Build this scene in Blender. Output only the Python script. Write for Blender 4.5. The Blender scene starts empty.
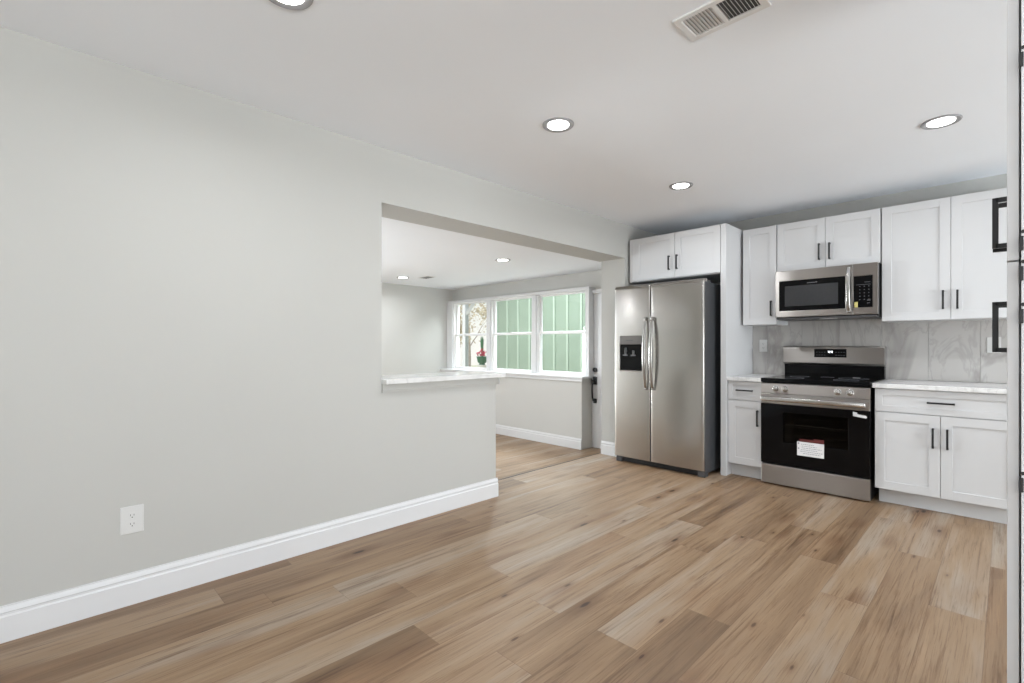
import bpy, bmesh, math, random
from mathutils import Vector, Matrix
random.seed(7)
S = bpy.context.scene
COL = S.collection
PI = math.pi

# ------------------------------------------------------------------ camera
cd = bpy.data.cameras.new('camera')
cd.sensor_fit = 'HORIZONTAL'; cd.sensor_width = 36.0
cd.lens = 483.62 / 1024 * 36.0
cd.shift_y = 3.93 / 1024
cd.clip_start = 0.05
cam = bpy.data.objects.new('camera', cd); COL.objects.link(cam)
cam.location = (0, 0, 1.175)
cam.rotation_euler = (PI / 2, 0, 0.79677)
S.camera = cam

# ------------------------------------------------------------------ world, exposure
w = bpy.data.worlds.new('sky'); S.world = w; w.use_nodes = True
wn = w.node_tree.nodes; wl = w.node_tree.links
bg = wn['Background']
tc = wn.new('ShaderNodeTexCoord'); sp = wn.new('ShaderNodeSeparateXYZ'); rp = wn.new('ShaderNodeValToRGB')
wl.new(tc.outputs['Generated'], sp.inputs[0]); wl.new(sp.outputs['Z'], rp.inputs[0]); wl.new(rp.outputs[0], bg.inputs[0])
rp.color_ramp.elements[0].position = 0.0; rp.color_ramp.elements[0].color = (1.0, 0.97, 0.93, 1)
rp.color_ramp.elements[1].position = 0.6; rp.color_ramp.elements[1].color = (0.72, 0.86, 1.0, 1)
bg.inputs[1].default_value = 1.15

vs = S.view_settings
vs.view_transform = 'Standard'; vs.look = 'None'; vs.gamma = 1.0; vs.use_curve_mapping = False
vs.exposure = -0.07
S.cycles.use_denoising = True
S.cycles.max_bounces = 14; S.cycles.diffuse_bounces = 9; S.cycles.glossy_bounces = 5
S.cycles.transparent_max_bounces = 12
S.cycles.sample_clamp_indirect = 6.0


def area(name, loc, rot, sx, sy, power, color=(1, 1, 1), shape='RECTANGLE', parent=None, spread=PI):
    d = bpy.data.lights.new(name, 'AREA'); d.shape = shape; d.size = sx; d.size_y = sy
    d.energy = power; d.color = color; d.spread = spread
    o = bpy.data.objects.new(name, d); COL.objects.link(o); o.location = loc; o.rotation_euler = rot
    if parent: o.parent = parent
    return o

# daylight lamps added behind and right of the camera, outside unseen openings
DAY = (0.90, 0.96, 1.0)
area('window_daylight', (0.9, -3.5, 0.75), (PI / 2 + 1.15, 0, 0), 2.5, 1.7, 74, DAY)
area('window_daylight', (4.85, -0.75, 0.75), (PI / 2 + 1.15, 0, PI / 2), 3.6, 1.7, 500, DAY)
# daylight lamp added right of the kitchen to even the light, hidden by the pantry
area('window_daylight', (3.35, 3.30, 1.15), (PI / 2 + 0.45, 0, PI / 2), 2.4, 1.6, 140, DAY)
# daylight through the three windows of the sunken room, then an unseen lamp added to brighten that room
area('window_daylight', (-5.28, 6.3, 3.0), (-0.80, 0, 0), 3.6, 1.4, 330, DAY)
area('window_daylight', (-7.15, 0.90, 1.00), (PI / 2 + 0.45, 0, -PI / 2), 0.9, 1.4, 190, DAY)
CAN_POWER = 4.6
sd = bpy.data.lights.new('sun', 'SUN'); sd.energy = 3.6; sd.angle = 0.02; sd.color = (1.0, 0.97, 0.92)
sun = bpy.data.objects.new('sun', sd); COL.objects.link(sun)
sun.rotation_euler = Vector((0.2, 0.8, -1.05)).to_track_quat('-Z', 'Y').to_euler()


# ------------------------------------------------------------------ materials
def new_mat(name):
    m = bpy.data.materials.new(name); m.use_nodes = True
    return m, m.node_tree.nodes, m.node_tree.links, m.node_tree.nodes['Principled BSDF']


def N(ns, typ, **kw):
    n = ns.new(typ)
    for k, v in kw.items(): setattr(n, k, v)
    return n


def plain(name, col, rough=0.5, metal=0.0, spec=0.5, noise=0.0, nscale=8.0, bump=0.0, bscale=200.0, emit=None, estr=0.0):
    m, ns, ls, b = new_mat(name)
    b.inputs['Base Color'].default_value = (*col, 1); b.inputs['Roughness'].default_value = rough
    b.inputs['Metallic'].default_value = metal; b.inputs['Specular IOR Level'].default_value = spec
    t = N(ns, 'ShaderNodeTexCoord')
    if noise > 0:
        n = N(ns, 'ShaderNodeTexNoise'); n.inputs['Scale'].default_value = nscale; n.inputs['Detail'].default_value = 4
        ls.new(t.outputs['Object'], n.inputs['Vector'])
        r = N(ns, 'ShaderNodeValToRGB')
        r.color_ramp.elements[0].color = (*[c * (1 - noise) for c in col], 1)
        r.color_ramp.elements[1].color = (*[min(1, c * (1 + noise)) for c in col], 1)
        r.color_ramp.elements[0].position = 0.3; r.color_ramp.elements[1].position = 0.7
        ls.new(n.outputs[0], r.inputs[0]); ls.new(r.outputs[0], b.inputs['Base Color'])
    if bump > 0:
        n = N(ns, 'ShaderNodeTexNoise'); n.inputs['Scale'].default_value = bscale; n.inputs['Detail'].default_value = 3
        ls.new(t.outputs['Object'], n.inputs['Vector'])
        bp = N(ns, 'ShaderNodeBump'); bp.inputs['Strength'].default_value = bump; bp.inputs['Distance'].default_value = 0.002
        ls.new(n.outputs[0], bp.inputs['Height']); ls.new(bp.outputs[0], b.inputs['Normal'])
    if emit:
        b.inputs['Emission Color'].default_value = (*emit, 1); b.inputs['Emission Strength'].default_value = estr
    return m


def steel(name, col, rough, aniso=0.8):
    m, ns, ls, b = new_mat(name)
    b.inputs['Metallic'].default_value = 1.0
    b.inputs['Anisotropic'].default_value = aniso
    tg = N(ns, 'ShaderNodeTangent', direction_type='RADIAL', axis='Z'); ls.new(tg.outputs[0], b.inputs['Tangent'])
    b.inputs['Anisotropic Rotation'].default_value = 0.25
    t = N(ns, 'ShaderNodeTexCoord'); mp = N(ns, 'ShaderNodeMapping'); mp.inputs['Scale'].default_value = (1.2, 1.2, 900)
    n = N(ns, 'ShaderNodeTexNoise'); n.inputs['Scale'].default_value = 2.0; n.inputs['Detail'].default_value = 3
    ls.new(t.outputs['Object'], mp.inputs[0]); ls.new(mp.outputs[0], n.inputs['Vector'])
    r = N(ns, 'ShaderNodeValToRGB')
    r.color_ramp.elements[0].color = (*[c * 0.985 for c in col], 1); r.color_ramp.elements[1].color = (*[min(1, c * 1.015) for c in col], 1)
    ls.new(n.outputs[0], r.inputs[0]); ls.new(r.outputs[0], b.inputs['Base Color'])
    mr = N(ns, 'ShaderNodeMapRange'); mr.inputs['To Min'].default_value = rough * 0.95; mr.inputs['To Max'].default_value = rough * 1.05
    ls.new(n.outputs[0], mr.inputs[0]); ls.new(mr.outputs[0], b.inputs['Roughness'])
    return m


def plank_mat(name):
    m, ns, ls, b = new_mat(name)
    W, L = 0.187, 1.45
    def math_(op, a, b_=None, c=None):
        n = N(ns, 'ShaderNodeMath', operation=op)
        for i, v in enumerate((a, b_, c)):
            if v is None: continue
            if isinstance(v, (int, float)): n.inputs[i].default_value = v
            else: ls.new(v, n.inputs[i])
        return n.outputs[0]
    geo = N(ns, 'ShaderNodeNewGeometry'); s = N(ns, 'ShaderNodeSeparateXYZ'); ls.new(geo.outputs['Position'], s.inputs[0])
    u = math_('DIVIDE', math_('ADD', s.outputs['X'], 20.07), W)
    row = math_('FLOOR', u); fu = math_('FRACT', u)
    wn_ = N(ns, 'ShaderNodeTexWhiteNoise', noise_dimensions='1D'); ls.new(row, wn_.inputs['W'])
    v = math_('ADD', math_('DIVIDE', math_('ADD', s.outputs['Y'], 20), L), wn_.outputs['Value'])
    idx = math_('FLOOR', v); fv = math_('FRACT', v)
    cid = N(ns, 'ShaderNodeCombineXYZ'); ls.new(row, cid.inputs[0]); ls.new(idx, cid.inputs[1])
    w2 = N(ns, 'ShaderNodeTexWhiteNoise', noise_dimensions='2D'); ls.new(cid.outputs[0], w2.inputs['Vector'])
    sc = N(ns, 'ShaderNodeSeparateColor'); ls.new(w2.outputs['Color'], sc.inputs[0])
    # per-plank shifted coordinates, stretched along the grain
    def coords(sx, sy, k):
        c = N(ns, 'ShaderNodeCombineXYZ')
        ls.new(math_('ADD', math_('MULTIPLY', s.outputs['X'], sx), math_('MULTIPLY', sc.outputs[0], 37 * k)), c.inputs[0])
        ls.new(math_('ADD', math_('MULTIPLY', s.outputs['Y'], sy), math_('MULTIPLY', sc.outputs[1], 53 * k)), c.inputs[1])
        ls.new(math_('MULTIPLY', sc.outputs[2], 11), c.inputs[2])
        return c.outputs[0]
    def noise(vec, scale, detail=4, rough=0.6, dist=0.0):
        n = N(ns, 'ShaderNodeTexNoise'); n.inputs['Scale'].default_value = scale; n.inputs['Detail'].default_value = detail
        n.inputs['Roughness'].default_value = rough; n.inputs['Distortion'].default_value = dist
        ls.new(vec, n.inputs['Vector']); return n.outputs[0]
    broad = noise(coords(7.5, 0.62, 1), 1.0, 3, 0.55, 0.6)     # soft bands of colour along the plank
    patch = noise(coords(3.0, 0.9, 4), 1.0, 2, 0.5, 0.3)
    fine = noise(coords(190, 3.2, 1), 1.0, 5, 0.7)             # pores
    mid = noise(coords(38, 1.3, 2), 1.0, 6, 0.72, 0.5)        # streaks
    ramp = N(ns, 'ShaderNodeValToRGB'); cr = ramp.color_ramp
    tones = [(0.0, (0.140, 0.086, 0.048)), (0.25, (0.212, 0.135, 0.078)), (0.45, (0.280, 0.184, 0.108)), (0.60, (0.312, 0.215, 0.134)),
             (0.78, (0.335, 0.258, 0.190)), (1.0, (0.355, 0.302, 0.246))]
    cr.elements[0].position, cr.elements[0].color = tones[0][0], (*tones[0][1], 1)
    cr.elements[1].position, cr.elements[1].color = tones[-1][0], (*tones[-1][1], 1)
    for p, c in tones[1:-1]:
        e = cr.elements.new(p); e.color = (*c, 1)
    # plank tone + bands
    tv_ = math_('ADD', math_('MULTIPLY', sc.outputs[2], 0.42), math_('MULTIPLY', math_('SUBTRACT', broad, 0.28), 1.25))
    ls.new(tv_, ramp.inputs[0])
    def mix(a, col, fac, typ='MULTIPLY'):
        n = N(ns, 'ShaderNodeMix', data_type='RGBA', blend_type=typ)
        if isinstance(fac, (int, float)): n.inputs['Factor'].default_value = fac
        else: ls.new(fac, n.inputs['Factor'])
        ls.new(a, n.inputs[6])
        if isinstance(col, tuple): n.inputs[7].default_value = (*col, 1)
        else: ls.new(col, n.inputs[7])
        return n.outputs[2]
    def ramp2(val, p0, p1, lo=0.0, hi=1.0):
        r = N(ns, 'ShaderNodeMapRange', interpolation_type='SMOOTHSTEP')
        r.inputs['From Min'].default_value = p0; r.inputs['From Max'].default_value = p1
        r.inputs['To Min'].default_value = lo; r.inputs['To Max'].default_value = hi
        ls.new(val, r.inputs['Value']); return r.outputs[0]
    c = ramp.outputs[0]
    c = mix(c, (0.88, 0.80, 0.73), ramp2(patch, 0.52, 0.70, 0, 0.8))             # reddish brown patches
    c = mix(c, (0.56, 0.47, 0.41), ramp2(mid, 0.52, 0.68, 0, 0.9))              # dark streaks
    c = mix(c, (1.22, 1.23, 1.25), ramp2(mid, 0.47, 0.30, 0, 0.8))               # pale streaks
    c = mix(c, (0.74, 0.68, 0.62), ramp2(fine, 0.52, 0.66, 0, 0.95))             # pores
    vein = noise(coords(17, 0.75, 6), 1.0, 4, 0.6, 0.8)
    c = mix(c, (0.50, 0.41, 0.35), ramp2(vein, 0.57, 0.76, 0, 0.85))             # long dark veins
    # knots: small dark eyes with a brown halo drawn out along the grain
    def knots(sx, sy, k, thr, core, halo):
        cv_ = coords(sx, sy, k)
        vo = N(ns, 'ShaderNodeTexVoronoi', feature='F1'); vo.inputs['Scale'].default_value = 1.0
        ls.new(cv_, vo.inputs['Vector'])
        kd = math_('ADD', vo.outputs['Distance'], math_('MULTIPLY', math_('SUBTRACT', mid, 0.5), 0.14))
        vs_ = N(ns, 'ShaderNodeSeparateColor'); ls.new(vo.outputs['Color'], vs_.inputs[0])
        gate = math_('GREATER_THAN', vs_.outputs[0], thr)
        return math_('MULTIPLY', ramp2(kd, halo, halo * 0.25, 0, 0.62), gate), math_('MULTIPLY', ramp2(kd, core, core * 0.45, 0, 0.85), gate)
    h1, k1 = knots(6.0, 1.9, 5, 0.45, 0.10, 0.38)
    c = mix(c, (0.58, 0.46, 0.40), h1); c = mix(c, (0.14, 0.10, 0.085), k1)
    h2, k2 = knots(14.0, 4.2, 8, 0.74, 0.12, 0.30)
    c = mix(c, (0.72, 0.62, 0.55), h2); c = mix(c, (0.32, 0.25, 0.21), k2)
    # seams
    eu = math_('MULTIPLY', math_('MINIMUM', fu, math_('SUBTRACT', 1.0, fu)), W)
    ev = math_('MULTIPLY', math_('MINIMUM', fv, math_('SUBTRACT', 1.0, fv)), L)
    e = math_('MINIMUM', eu, ev)
    c = mix(c, (0.55, 0.48, 0.43), ramp2(e, 0.0016, 0.0005, 0, 0.6))
    ls.new(c, b.inputs['Base Color'])
    rr = N(ns, 'ShaderNodeMapRange'); rr.inputs['To Min'].default_value = 0.36; rr.inputs['To Max'].default_value = 0.5
    ls.new(fine, rr.inputs[0]); ls.new(rr.outputs[0], b.inputs['Roughness'])
    b.inputs['Specular IOR Level'].default_value = 0.42
    bp = N(ns, 'ShaderNodeBump'); bp.inputs['Strength'].default_value = 0.25; bp.inputs['Distance'].default_value = 0.001
    h = math_('SUBTRACT', math_('MULTIPLY', fine, 0.4), ramp2(e, 0.0022, 0.0004, 0, 1.0))
    ls.new(h, bp.inputs['Height']); ls.new(bp.outputs[0], b.inputs['Normal'])
    return m


def marble_mat(name, base, vein, scale, tile=None, strong=0.6, rough=0.25, rot=0.6):
    m, ns, ls, b = new_mat(name)
    geo = N(ns, 'ShaderNodeNewGeometry'); s = N(ns, 'ShaderNodeSeparateXYZ'); ls.new(geo.outputs['Position'], s.inputs[0])
    vec = geo.outputs['Position']
    if tile:
        x0, W = tile
        a = N(ns, 'ShaderNodeMath', operation='SUBTRACT'); ls.new(s.outputs['X'], a.inputs[0]); a.inputs[1].default_value = x0
        d = N(ns, 'ShaderNodeMath', operation='DIVIDE'); ls.new(a.outputs[0], d.inputs[0]); d.inputs[1].default_value = W
        f = N(ns, 'ShaderNodeMath', operation='FLOOR'); ls.new(d.outputs[0], f.inputs[0])
        wn_ = N(ns, 'ShaderNodeTexWhiteNoise', noise_dimensions='1D'); ls.new(f.outputs[0], wn_.inputs['W'])
        vm = N(ns, 'ShaderNodeVectorMath', operation='SCALE'); ls.new(wn_.outputs['Color'], vm.inputs[0]); vm.inputs['Scale'].default_value = 9
        va = N(ns, 'ShaderNodeVectorMath', operation='ADD'); ls.new(geo.outputs['Position'], va.inputs[0]); ls.new(vm.outputs[0], va.inputs[1])
        vec = va.outputs[0]
    mp = N(ns, 'ShaderNodeMapping'); mp.inputs['Rotation'].default_value = (0.3, rot, 0.5); mp.inputs['Scale'].default_value = (1.0, 1.0, 0.42)
    ls.new(vec, mp.inputs[0])
    def veins(sc, w0, dist):
        n = N(ns, 'ShaderNodeTexNoise'); n.inputs['Scale'].default_value = sc; n.inputs['Detail'].default_value = 5
        n.inputs['Roughness'].default_value = 0.55; n.inputs['Distortion'].default_value = dist; ls.new(mp.outputs[0], n.inputs['Vector'])
        a = N(ns, 'ShaderNodeMath', operation='SUBTRACT'); ls.new(n.outputs[0], a.inputs[0]); a.inputs[1].default_value = 0.5
        ab = N(ns, 'ShaderNodeMath', operation='ABSOLUTE'); ls.new(a.outputs[0], ab.inputs[0])
        r = N(ns, 'ShaderNodeMapRange', interpolation_type='SMOOTHSTEP'); r.inputs['From Min'].default_value = w0; r.inputs['From Max'].default_value = 0.0
        ls.new(ab.outputs[0], r.inputs['Value']); return r.outputs[0]
    v1 = veins(scale, 0.05, 1.2); v2 = veins(scale * 2.3, 0.03, 1.6)
    cl = N(ns, 'ShaderNodeTexNoise'); cl.inputs['Scale'].default_value = scale * 0.8; cl.inputs['Detail'].default_value = 4; ls.new(mp.outputs[0], cl.inputs['Vector'])
    r0 = N(ns, 'ShaderNodeMapRange'); r0.inputs['From Min'].default_value = 0.35; r0.inputs['From Max'].default_value = 0.7; ls.new(cl.outputs[0], r0.inputs['Value'])
    def mixc(a, bcol, fac, k):
        mm = N(ns, 'ShaderNodeMath', operation='MULTIPLY'); ls.new(fac, mm.inputs[0]); mm.inputs[1].default_value = k
        n = N(ns, 'ShaderNodeMix', data_type='RGBA'); ls.new(mm.outputs[0], n.inputs['Factor'])
        if isinstance(a, tuple): n.inputs[6].default_value = (*a, 1)
        else: ls.new(a, n.inputs[6])
        n.inputs[7].default_value = (*bcol, 1); return n.outputs[2]
    mid = tuple((p + q) / 2 for p, q in zip(base, vein))
    c = mixc(base, mid, r0.outputs[0], 0.8 * strong)
    c = mixc(c, vein, v1, strong); c = mixc(c, vein, v2, strong * 0.6)
    ls.new(c, b.inputs['Base Color']); b.inputs['Roughness'].default_value = rough
    return m


def siding_mat(name):
    return plain(name, (0.185, 0.235, 0.180), 0.6, noise=0.05, nscale=5)


def glass_mat(name):
    m, ns, ls, b = new_mat(name)
    out = ns['Material Output']; ns.remove(b)
    t = N(ns, 'ShaderNodeBsdfTransparent'); t.inputs[0].default_value = (0.97, 0.985, 0.975, 1)
    g = N(ns, 'ShaderNodeBsdfGlossy'); g.inputs['Roughness'].default_value = 0.02
    lw = N(ns, 'ShaderNodeLayerWeight'); p5 = N(ns, 'ShaderNodeMath', operation='POWER'); ls.new(lw.outputs['Facing'], p5.inputs[0]); p5.inputs[1].default_value = 5
    fr = N(ns, 'ShaderNodeMath', operation='MULTIPLY_ADD'); ls.new(p5.outputs[0], fr.inputs[0]); fr.inputs[1].default_value = 0.95; fr.inputs[2].default_value = 0.04
    mx = N(ns, 'ShaderNodeMixShader'); ls.new(fr.outputs[0], mx.inputs[0]); ls.new(t.outputs[0], mx.inputs[1]); ls.new(g.outputs[0], mx.inputs[2])
    ls.new(mx.outputs[0], out.inputs[0]); return m


def dark_glass(name, tr):
    m, ns, ls, b = new_mat(name)
    out = ns['Material Output']; ns.remove(b)
    t = N(ns, 'ShaderNodeBsdfTransparent'); t.inputs[0].default_value = (tr, tr, tr, 1)
    g = N(ns, 'ShaderNodeBsdfGlossy'); g.inputs['Roughness'].default_value = 0.03
    lw = N(ns, 'ShaderNodeLayerWeight'); p5 = N(ns, 'ShaderNodeMath', operation='POWER'); ls.new(lw.outputs['Facing'], p5.inputs[0]); p5.inputs[1].default_value = 5
    fr = N(ns, 'ShaderNodeMath', operation='MULTIPLY_ADD'); ls.new(p5.outputs[0], fr.inputs[0]); fr.inputs[1].default_value = 0.6; fr.inputs[2].default_value = 0.013
    mx = N(ns, 'ShaderNodeMixShader'); ls.new(fr.outputs[0], mx.inputs[0]); ls.new(t.outputs[0], mx.inputs[1]); ls.new(g.outputs[0], mx.inputs[2])
    ls.new(mx.outputs[0], out.inputs[0]); return m


def emit_mat(name, col, st):
    m, ns, ls, b = new_mat(name)
    b.inputs['Base Color'].default_value = (0.9, 0.9, 0.9, 1)
    b.inputs['Emission Color'].default_value = (*col, 1); b.inputs['Emission Strength'].default_value = st
    return m


M = dict(
    wall=plain('wall_paint', (0.470, 0.468, 0.446), 0.75, noise=0.012, nscale=1.5, bump=0.05, bscale=260),
    wall_far=plain('sunken_room_paint', (0.545, 0.543, 0.522), 0.75, noise=0.012, nscale=1.5, bump=0.05, bscale=260),  # wall paint lightened to make up for missing light in the sunken room
    ceiling=plain('ceiling_paint', (0.86, 0.89, 0.93), 0.85, noise=0.01, nscale=1.2, bump=0.06, bscale=180),
    trim=plain('trim_paint', (0.67, 0.675, 0.685), 0.35, noise=0.01, nscale=3),
    cab=plain('cabinet_paint', (0.63, 0.635, 0.645), 0.38, noise=0.008, nscale=3),
    floor=plank_mat('vinyl_plank'),
    black=plain('matte_black_metal', (0.012, 0.012, 0.013), 0.4, noise=0.1, nscale=20),
    steel=steel('brushed_steel', (0.40, 0.378, 0.360), 0.34, 0.95),
    steel_fridge=steel('fridge_steel', (0.46, 0.44, 0.415), 0.22, 0.5),
    chrome=plain('satin_chrome', (0.52, 0.505, 0.49), 0.22, 1.0, noise=0.03, nscale=12),
    darkgrey=plain('fridge_side_grey', (0.052, 0.055, 0.060), 0.42, noise=0.06, nscale=30),
    panelgrey=plain('dispenser_panel', (0.115, 0.105, 0.098), 0.35, noise=0.05, nscale=20),
    grey=plain('dark_plastic', (0.06, 0.06, 0.063), 0.45, noise=0.06, nscale=25),
    blackgloss=plain('black_glass', (0.003, 0.003, 0.0035), 0.07, spec=0.16, noise=0.1, nscale=9),
    blackdull=plain('black_enamel', (0.008, 0.008, 0.009), 0.35, noise=0.1, nscale=15),
    micwin=plain('microwave_window', (0.030, 0.031, 0.034), 0.25, noise=0.06, nscale=80),
    cavity=plain('oven_cavity', (0.07, 0.065, 0.06), 0.5, noise=0.1, nscale=12),
    ovenglass=dark_glass('oven_glass', 0.30),
    handlesteel=plain('handle_steel', (0.34, 0.33, 0.315), 0.24, 1.0, noise=0.03, nscale=12),
    wire=plain('rack_wire', (0.75, 0.73, 0.70), 0.25, 1.0, noise=0.03, nscale=40),
    plastic=plain('white_plastic', (0.62, 0.62, 0.61), 0.35, noise=0.01, nscale=9),
    slot=plain('outlet_slot', (0.03, 0.03, 0.03), 0.5, noise=0.1, nscale=50),
    tile=marble_mat('marble_tile', (0.47, 0.455, 0.44), (0.28, 0.265, 0.255), 1.15, (-0.735 - 3 * 0.298, 0.298), 0.62, 0.22),
    grout=plain('grout', (0.42, 0.41, 0.40), 0.8, noise=0.05, nscale=60),
    quartz=marble_mat('quartz', (0.80, 0.80, 0.80), (0.20, 0.19, 0.19), 2.2, None, 0.22, 0.18, 0.2),
    quartzledge=marble_mat('ledge_quartz', (0.70, 0.70, 0.69), (0.45, 0.44, 0.43), 1.4, None, 0.22, 0.15, 0.2),
    glass=glass_mat('window_glass'),
    vinyl=plain('window_vinyl', (0.82, 0.82, 0.82), 0.3, noise=0.01, nscale=6),
    ring=plain('can_trim', (0.30, 0.30, 0.31), 0.35, noise=0.03, nscale=15),
    lens=emit_mat('can_lens', (1.0, 0.985, 0.96), 14.0),
    ventmetal=plain('vent_enamel', (0.74, 0.735, 0.73), 0.45, noise=0.02, nscale=15),
    ventdark=plain('vent_duct', (0.05, 0.05, 0.05), 0.8, noise=0.1, nscale=10),
    label=plain('white_label', (0.78, 0.78, 0.79), 0.5, noise=0.03, nscale=60),
    labelred=plain('red_label', (0.10, 0.012, 0.012), 0.5, noise=0.05, nscale=60),
    print_=plain('grey_print', (0.30, 0.31, 0.35), 0.6, noise=0.05, nscale=60),
    printpale=plain('pale_print', (0.11, 0.11, 0.12), 0.5, noise=0.05, nscale=60),
    yellow=plain('yellow_tag', (0.62, 0.55, 0.20), 0.5, noise=0.05, nscale=60),
    digits=emit_mat('clock_digits', (0.9, 0.95, 1.0), 2.0),
    siding=siding_mat('green_siding'), batten=plain('pale_batten', (0.30, 0.36, 0.29), 0.55, noise=0.04, nscale=6),
    concrete=plain('pale_concrete', (0.62, 0.60, 0.56), 0.85, noise=0.08, nscale=2.5),
    lawn=plain('winter_lawn', (0.50, 0.47, 0.34), 0.95, noise=0.15, nscale=4),
    bark=plain('bark', (0.45, 0.38, 0.33), 0.9, noise=0.2, nscale=9),
    leaf=plain('dry_leaves', (0.66, 0.58, 0.44), 0.8, noise=0.25, nscale=7),
    leafgreen=plain('green_leaves', (0.05, 0.17, 0.07), 0.6, noise=0.3, nscale=7),
    red=plain('red_blooms', (0.60, 0.05, 0.10), 0.6, noise=0.15, nscale=20),
    potgreen=plain('green_glaze', (0.03, 0.12, 0.06), 0.35, noise=0.1, nscale=15),
)

# ------------------------------------------------------------------ mesh helpers
ORG = {}          # object -> world origin of the root it hangs from


class MB:
    """collects shapes into one mesh; T maps local to world"""
    def __init__(self, T=None):
        self.bm = bmesh.new(); self.T = T
    def _add(self, bm2):
        if self.T is not None: bmesh.ops.transform(bm2, matrix=self.T, verts=bm2.verts)
        me = bpy.data.meshes.new('tmp'); bm2.to_mesh(me); bm2.free(); self.bm.from_mesh(me); bpy.data.meshes.remove(me)
    def box(self, x0, x1, y0, y1, z0, z1, bev=0.0, seg=2):
        b = bmesh.new(); bmesh.ops.create_cube(b, size=1)
        for v in b.verts:
            v.co = Vector(((x0 + x1) / 2 + v.co.x * (x1 - x0), (y0 + y1) / 2 + v.co.y * (y1 - y0), (z0 + z1) / 2 + v.co.z * (z1 - z0)))
        if bev > 0: bmesh.ops.bevel(b, geom=b.edges[:], offset=bev, segments=seg, affect='EDGES', profile=0.5)
        bmesh.ops.recalc_face_normals(b, faces=b.faces)
        self._add(b); return self
    def cyl(self, p0, p1, r, r2=None, n=20, bev=0.0):
        p0 = Vector(p0); p1 = Vector(p1); d = p1 - p0
        b = bmesh.new(); bmesh.ops.create_cone(b, segments=n, radius1=r, radius2=r if r2 is None else r2, depth=d.length, cap_ends=True)
        if bev > 0:
            ed = [e for e in b.edges if len(e.link_faces) == 2 and any(len(f.verts) > 4 for f in e.link_faces)]
            bmesh.ops.bevel(b, geom=ed, offset=bev, segments=2, affect='EDGES', profile=0.5)
        q = Vector((0, 0, 1)).rotation_difference(d.normalized()).to_matrix().to_4x4()
        bmesh.ops.transform(b, matrix=Matrix.Translation((p0 + p1) / 2) @ q, verts=b.verts)
        self._add(b); return self
    def lathe(self, prof, c=(0, 0, 0), n=32, close=False):
        """profile [(r,z)...] about vertical axis through c"""
        b = bmesh.new(); rings = []
        for r, z in prof:
            if r < 1e-6: rings.append([b.verts.new((c[0], c[1], c[2] + z))])
            else: rings.append([b.verts.new((c[0] + r * math.cos(2 * PI * k / n), c[1] + r * math.sin(2 * PI * k / n), c[2] + z)) for k in range(n)])
        pairs = list(zip(rings, rings[1:])) + ([(rings[-1], rings[0])] if close else [])
        for A, B in pairs:
            for k in range(n):
                k2 = (k + 1) % n
                if len(A) == 1: b.faces.new((A[0], B[k], B[k2]))
                elif len(B) == 1: b.faces.new((A[k], B[0], A[k2]))
                else: b.faces.new((A[k], B[k], B[k2], A[k2]))
        bmesh.ops.recalc_face_normals(b, faces=b.faces)
        self._add(b); return self
    def prism(self, pts, a0, a1, axis='Z', bev=0.0):
        """polygon of 2D pts extruded along axis. Z: (x,y) X: (y,z) Y: (x,z)"""
        def P(p, t):
            return {'Z': (p[0], p[1], t), 'X': (t, p[0], p[1]), 'Y': (p[0], t, p[1])}[axis]
        b = bmesh.new()
        A = [b.verts.new(P(p, a0)) for p in pts]; B = [b.verts.new(P(p, a1)) for p in pts]
        b.faces.new(A[::-1]); b.faces.new(B); n = len(pts)
        for k in range(n): b.faces.new((A[k], A[(k + 1) % n], B[(k + 1) % n], B[k]))
        bmesh.ops.recalc_face_normals(b, faces=b.faces)
        if bev > 0: bmesh.ops.bevel(b, geom=[e for e in b.edges if e.calc_face_angle(0) > 0.6], offset=bev, segments=2, affect='EDGES', profile=0.5)
        self._add(b); return self
    def tube(self, pts, radii, n=10, flat=1.0, flataxis=None):
        """round tube along pts; radii scalar or list"""
        pts = [Vector(p) for p in pts]
        if not isinstance(radii, (list, tuple)): radii = [radii] * len(pts)
        b = bmesh.new(); rings = []; up = Vector((0.3, 0.1, 0.95)) if flataxis is None else Vector(flataxis)
        for i, p in enumerate(pts):
            t = (pts[min(i + 1, len(pts) - 1)] - pts[max(i - 1, 0)]).normalized()
            a = t.cross(up)
            a = a.normalized() if a.length > 1e-4 else Vector((1, 0, 0))
            c = t.cross(a).normalized()
            rings.append([b.verts.new(p + (a * math.cos(2 * PI * k / n) + c * math.sin(2 * PI * k / n) * flat) * radii[i]) for k in range(n)])
        for A, B in zip(rings, rings[1:]):
            for k in range(n): b.faces.new((A[k], A[(k + 1) % n], B[(k + 1) % n], B[k]))
        b.faces.new(rings[0][::-1]); b.faces.new(rings[-1])
        bmesh.ops.recalc_face_normals(b, faces=b.faces)
        self._add(b); return self
    def build(self, name, mat, parent=None, smooth=None):
        o0 = ORG.get(parent.name, Vector()) if parent else Vector()
        me = bpy.data.meshes.new(name)
        bmesh.ops.translate(self.bm, verts=self.bm.verts, vec=-o0)
        if smooth:
            for f in self.bm.faces: f.smooth = True
        self.bm.to_mesh(me); self.bm.free()
        if smooth:
            me.set_sharp_from_angle(angle=smooth)
        me.materials.append(M[mat] if isinstance(mat, str) else mat)
        o = bpy.data.objects.new(name, me); COL.objects.link(o)
        if parent: o.parent = parent
        ORG[o.name] = o0
        return o


def tag(o, label, cat, group=None, kind=None):
    if label: o['label'] = label
    if cat: o['category'] = cat
    if group: o['group'] = group
    if kind: o['kind'] = kind
    return o


def thing(name, loc, label, cat, group=None):
    o = bpy.data.objects.new(name, None); COL.objects.link(o); o.location = loc; o.empty_display_size = 0.1
    ORG[o.name] = Vector(loc)
    return tag(o, label, cat, group)


def struct(o, label=None, cat=None):
    o['kind'] = 'structure'
    return tag(o, label, cat)


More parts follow.
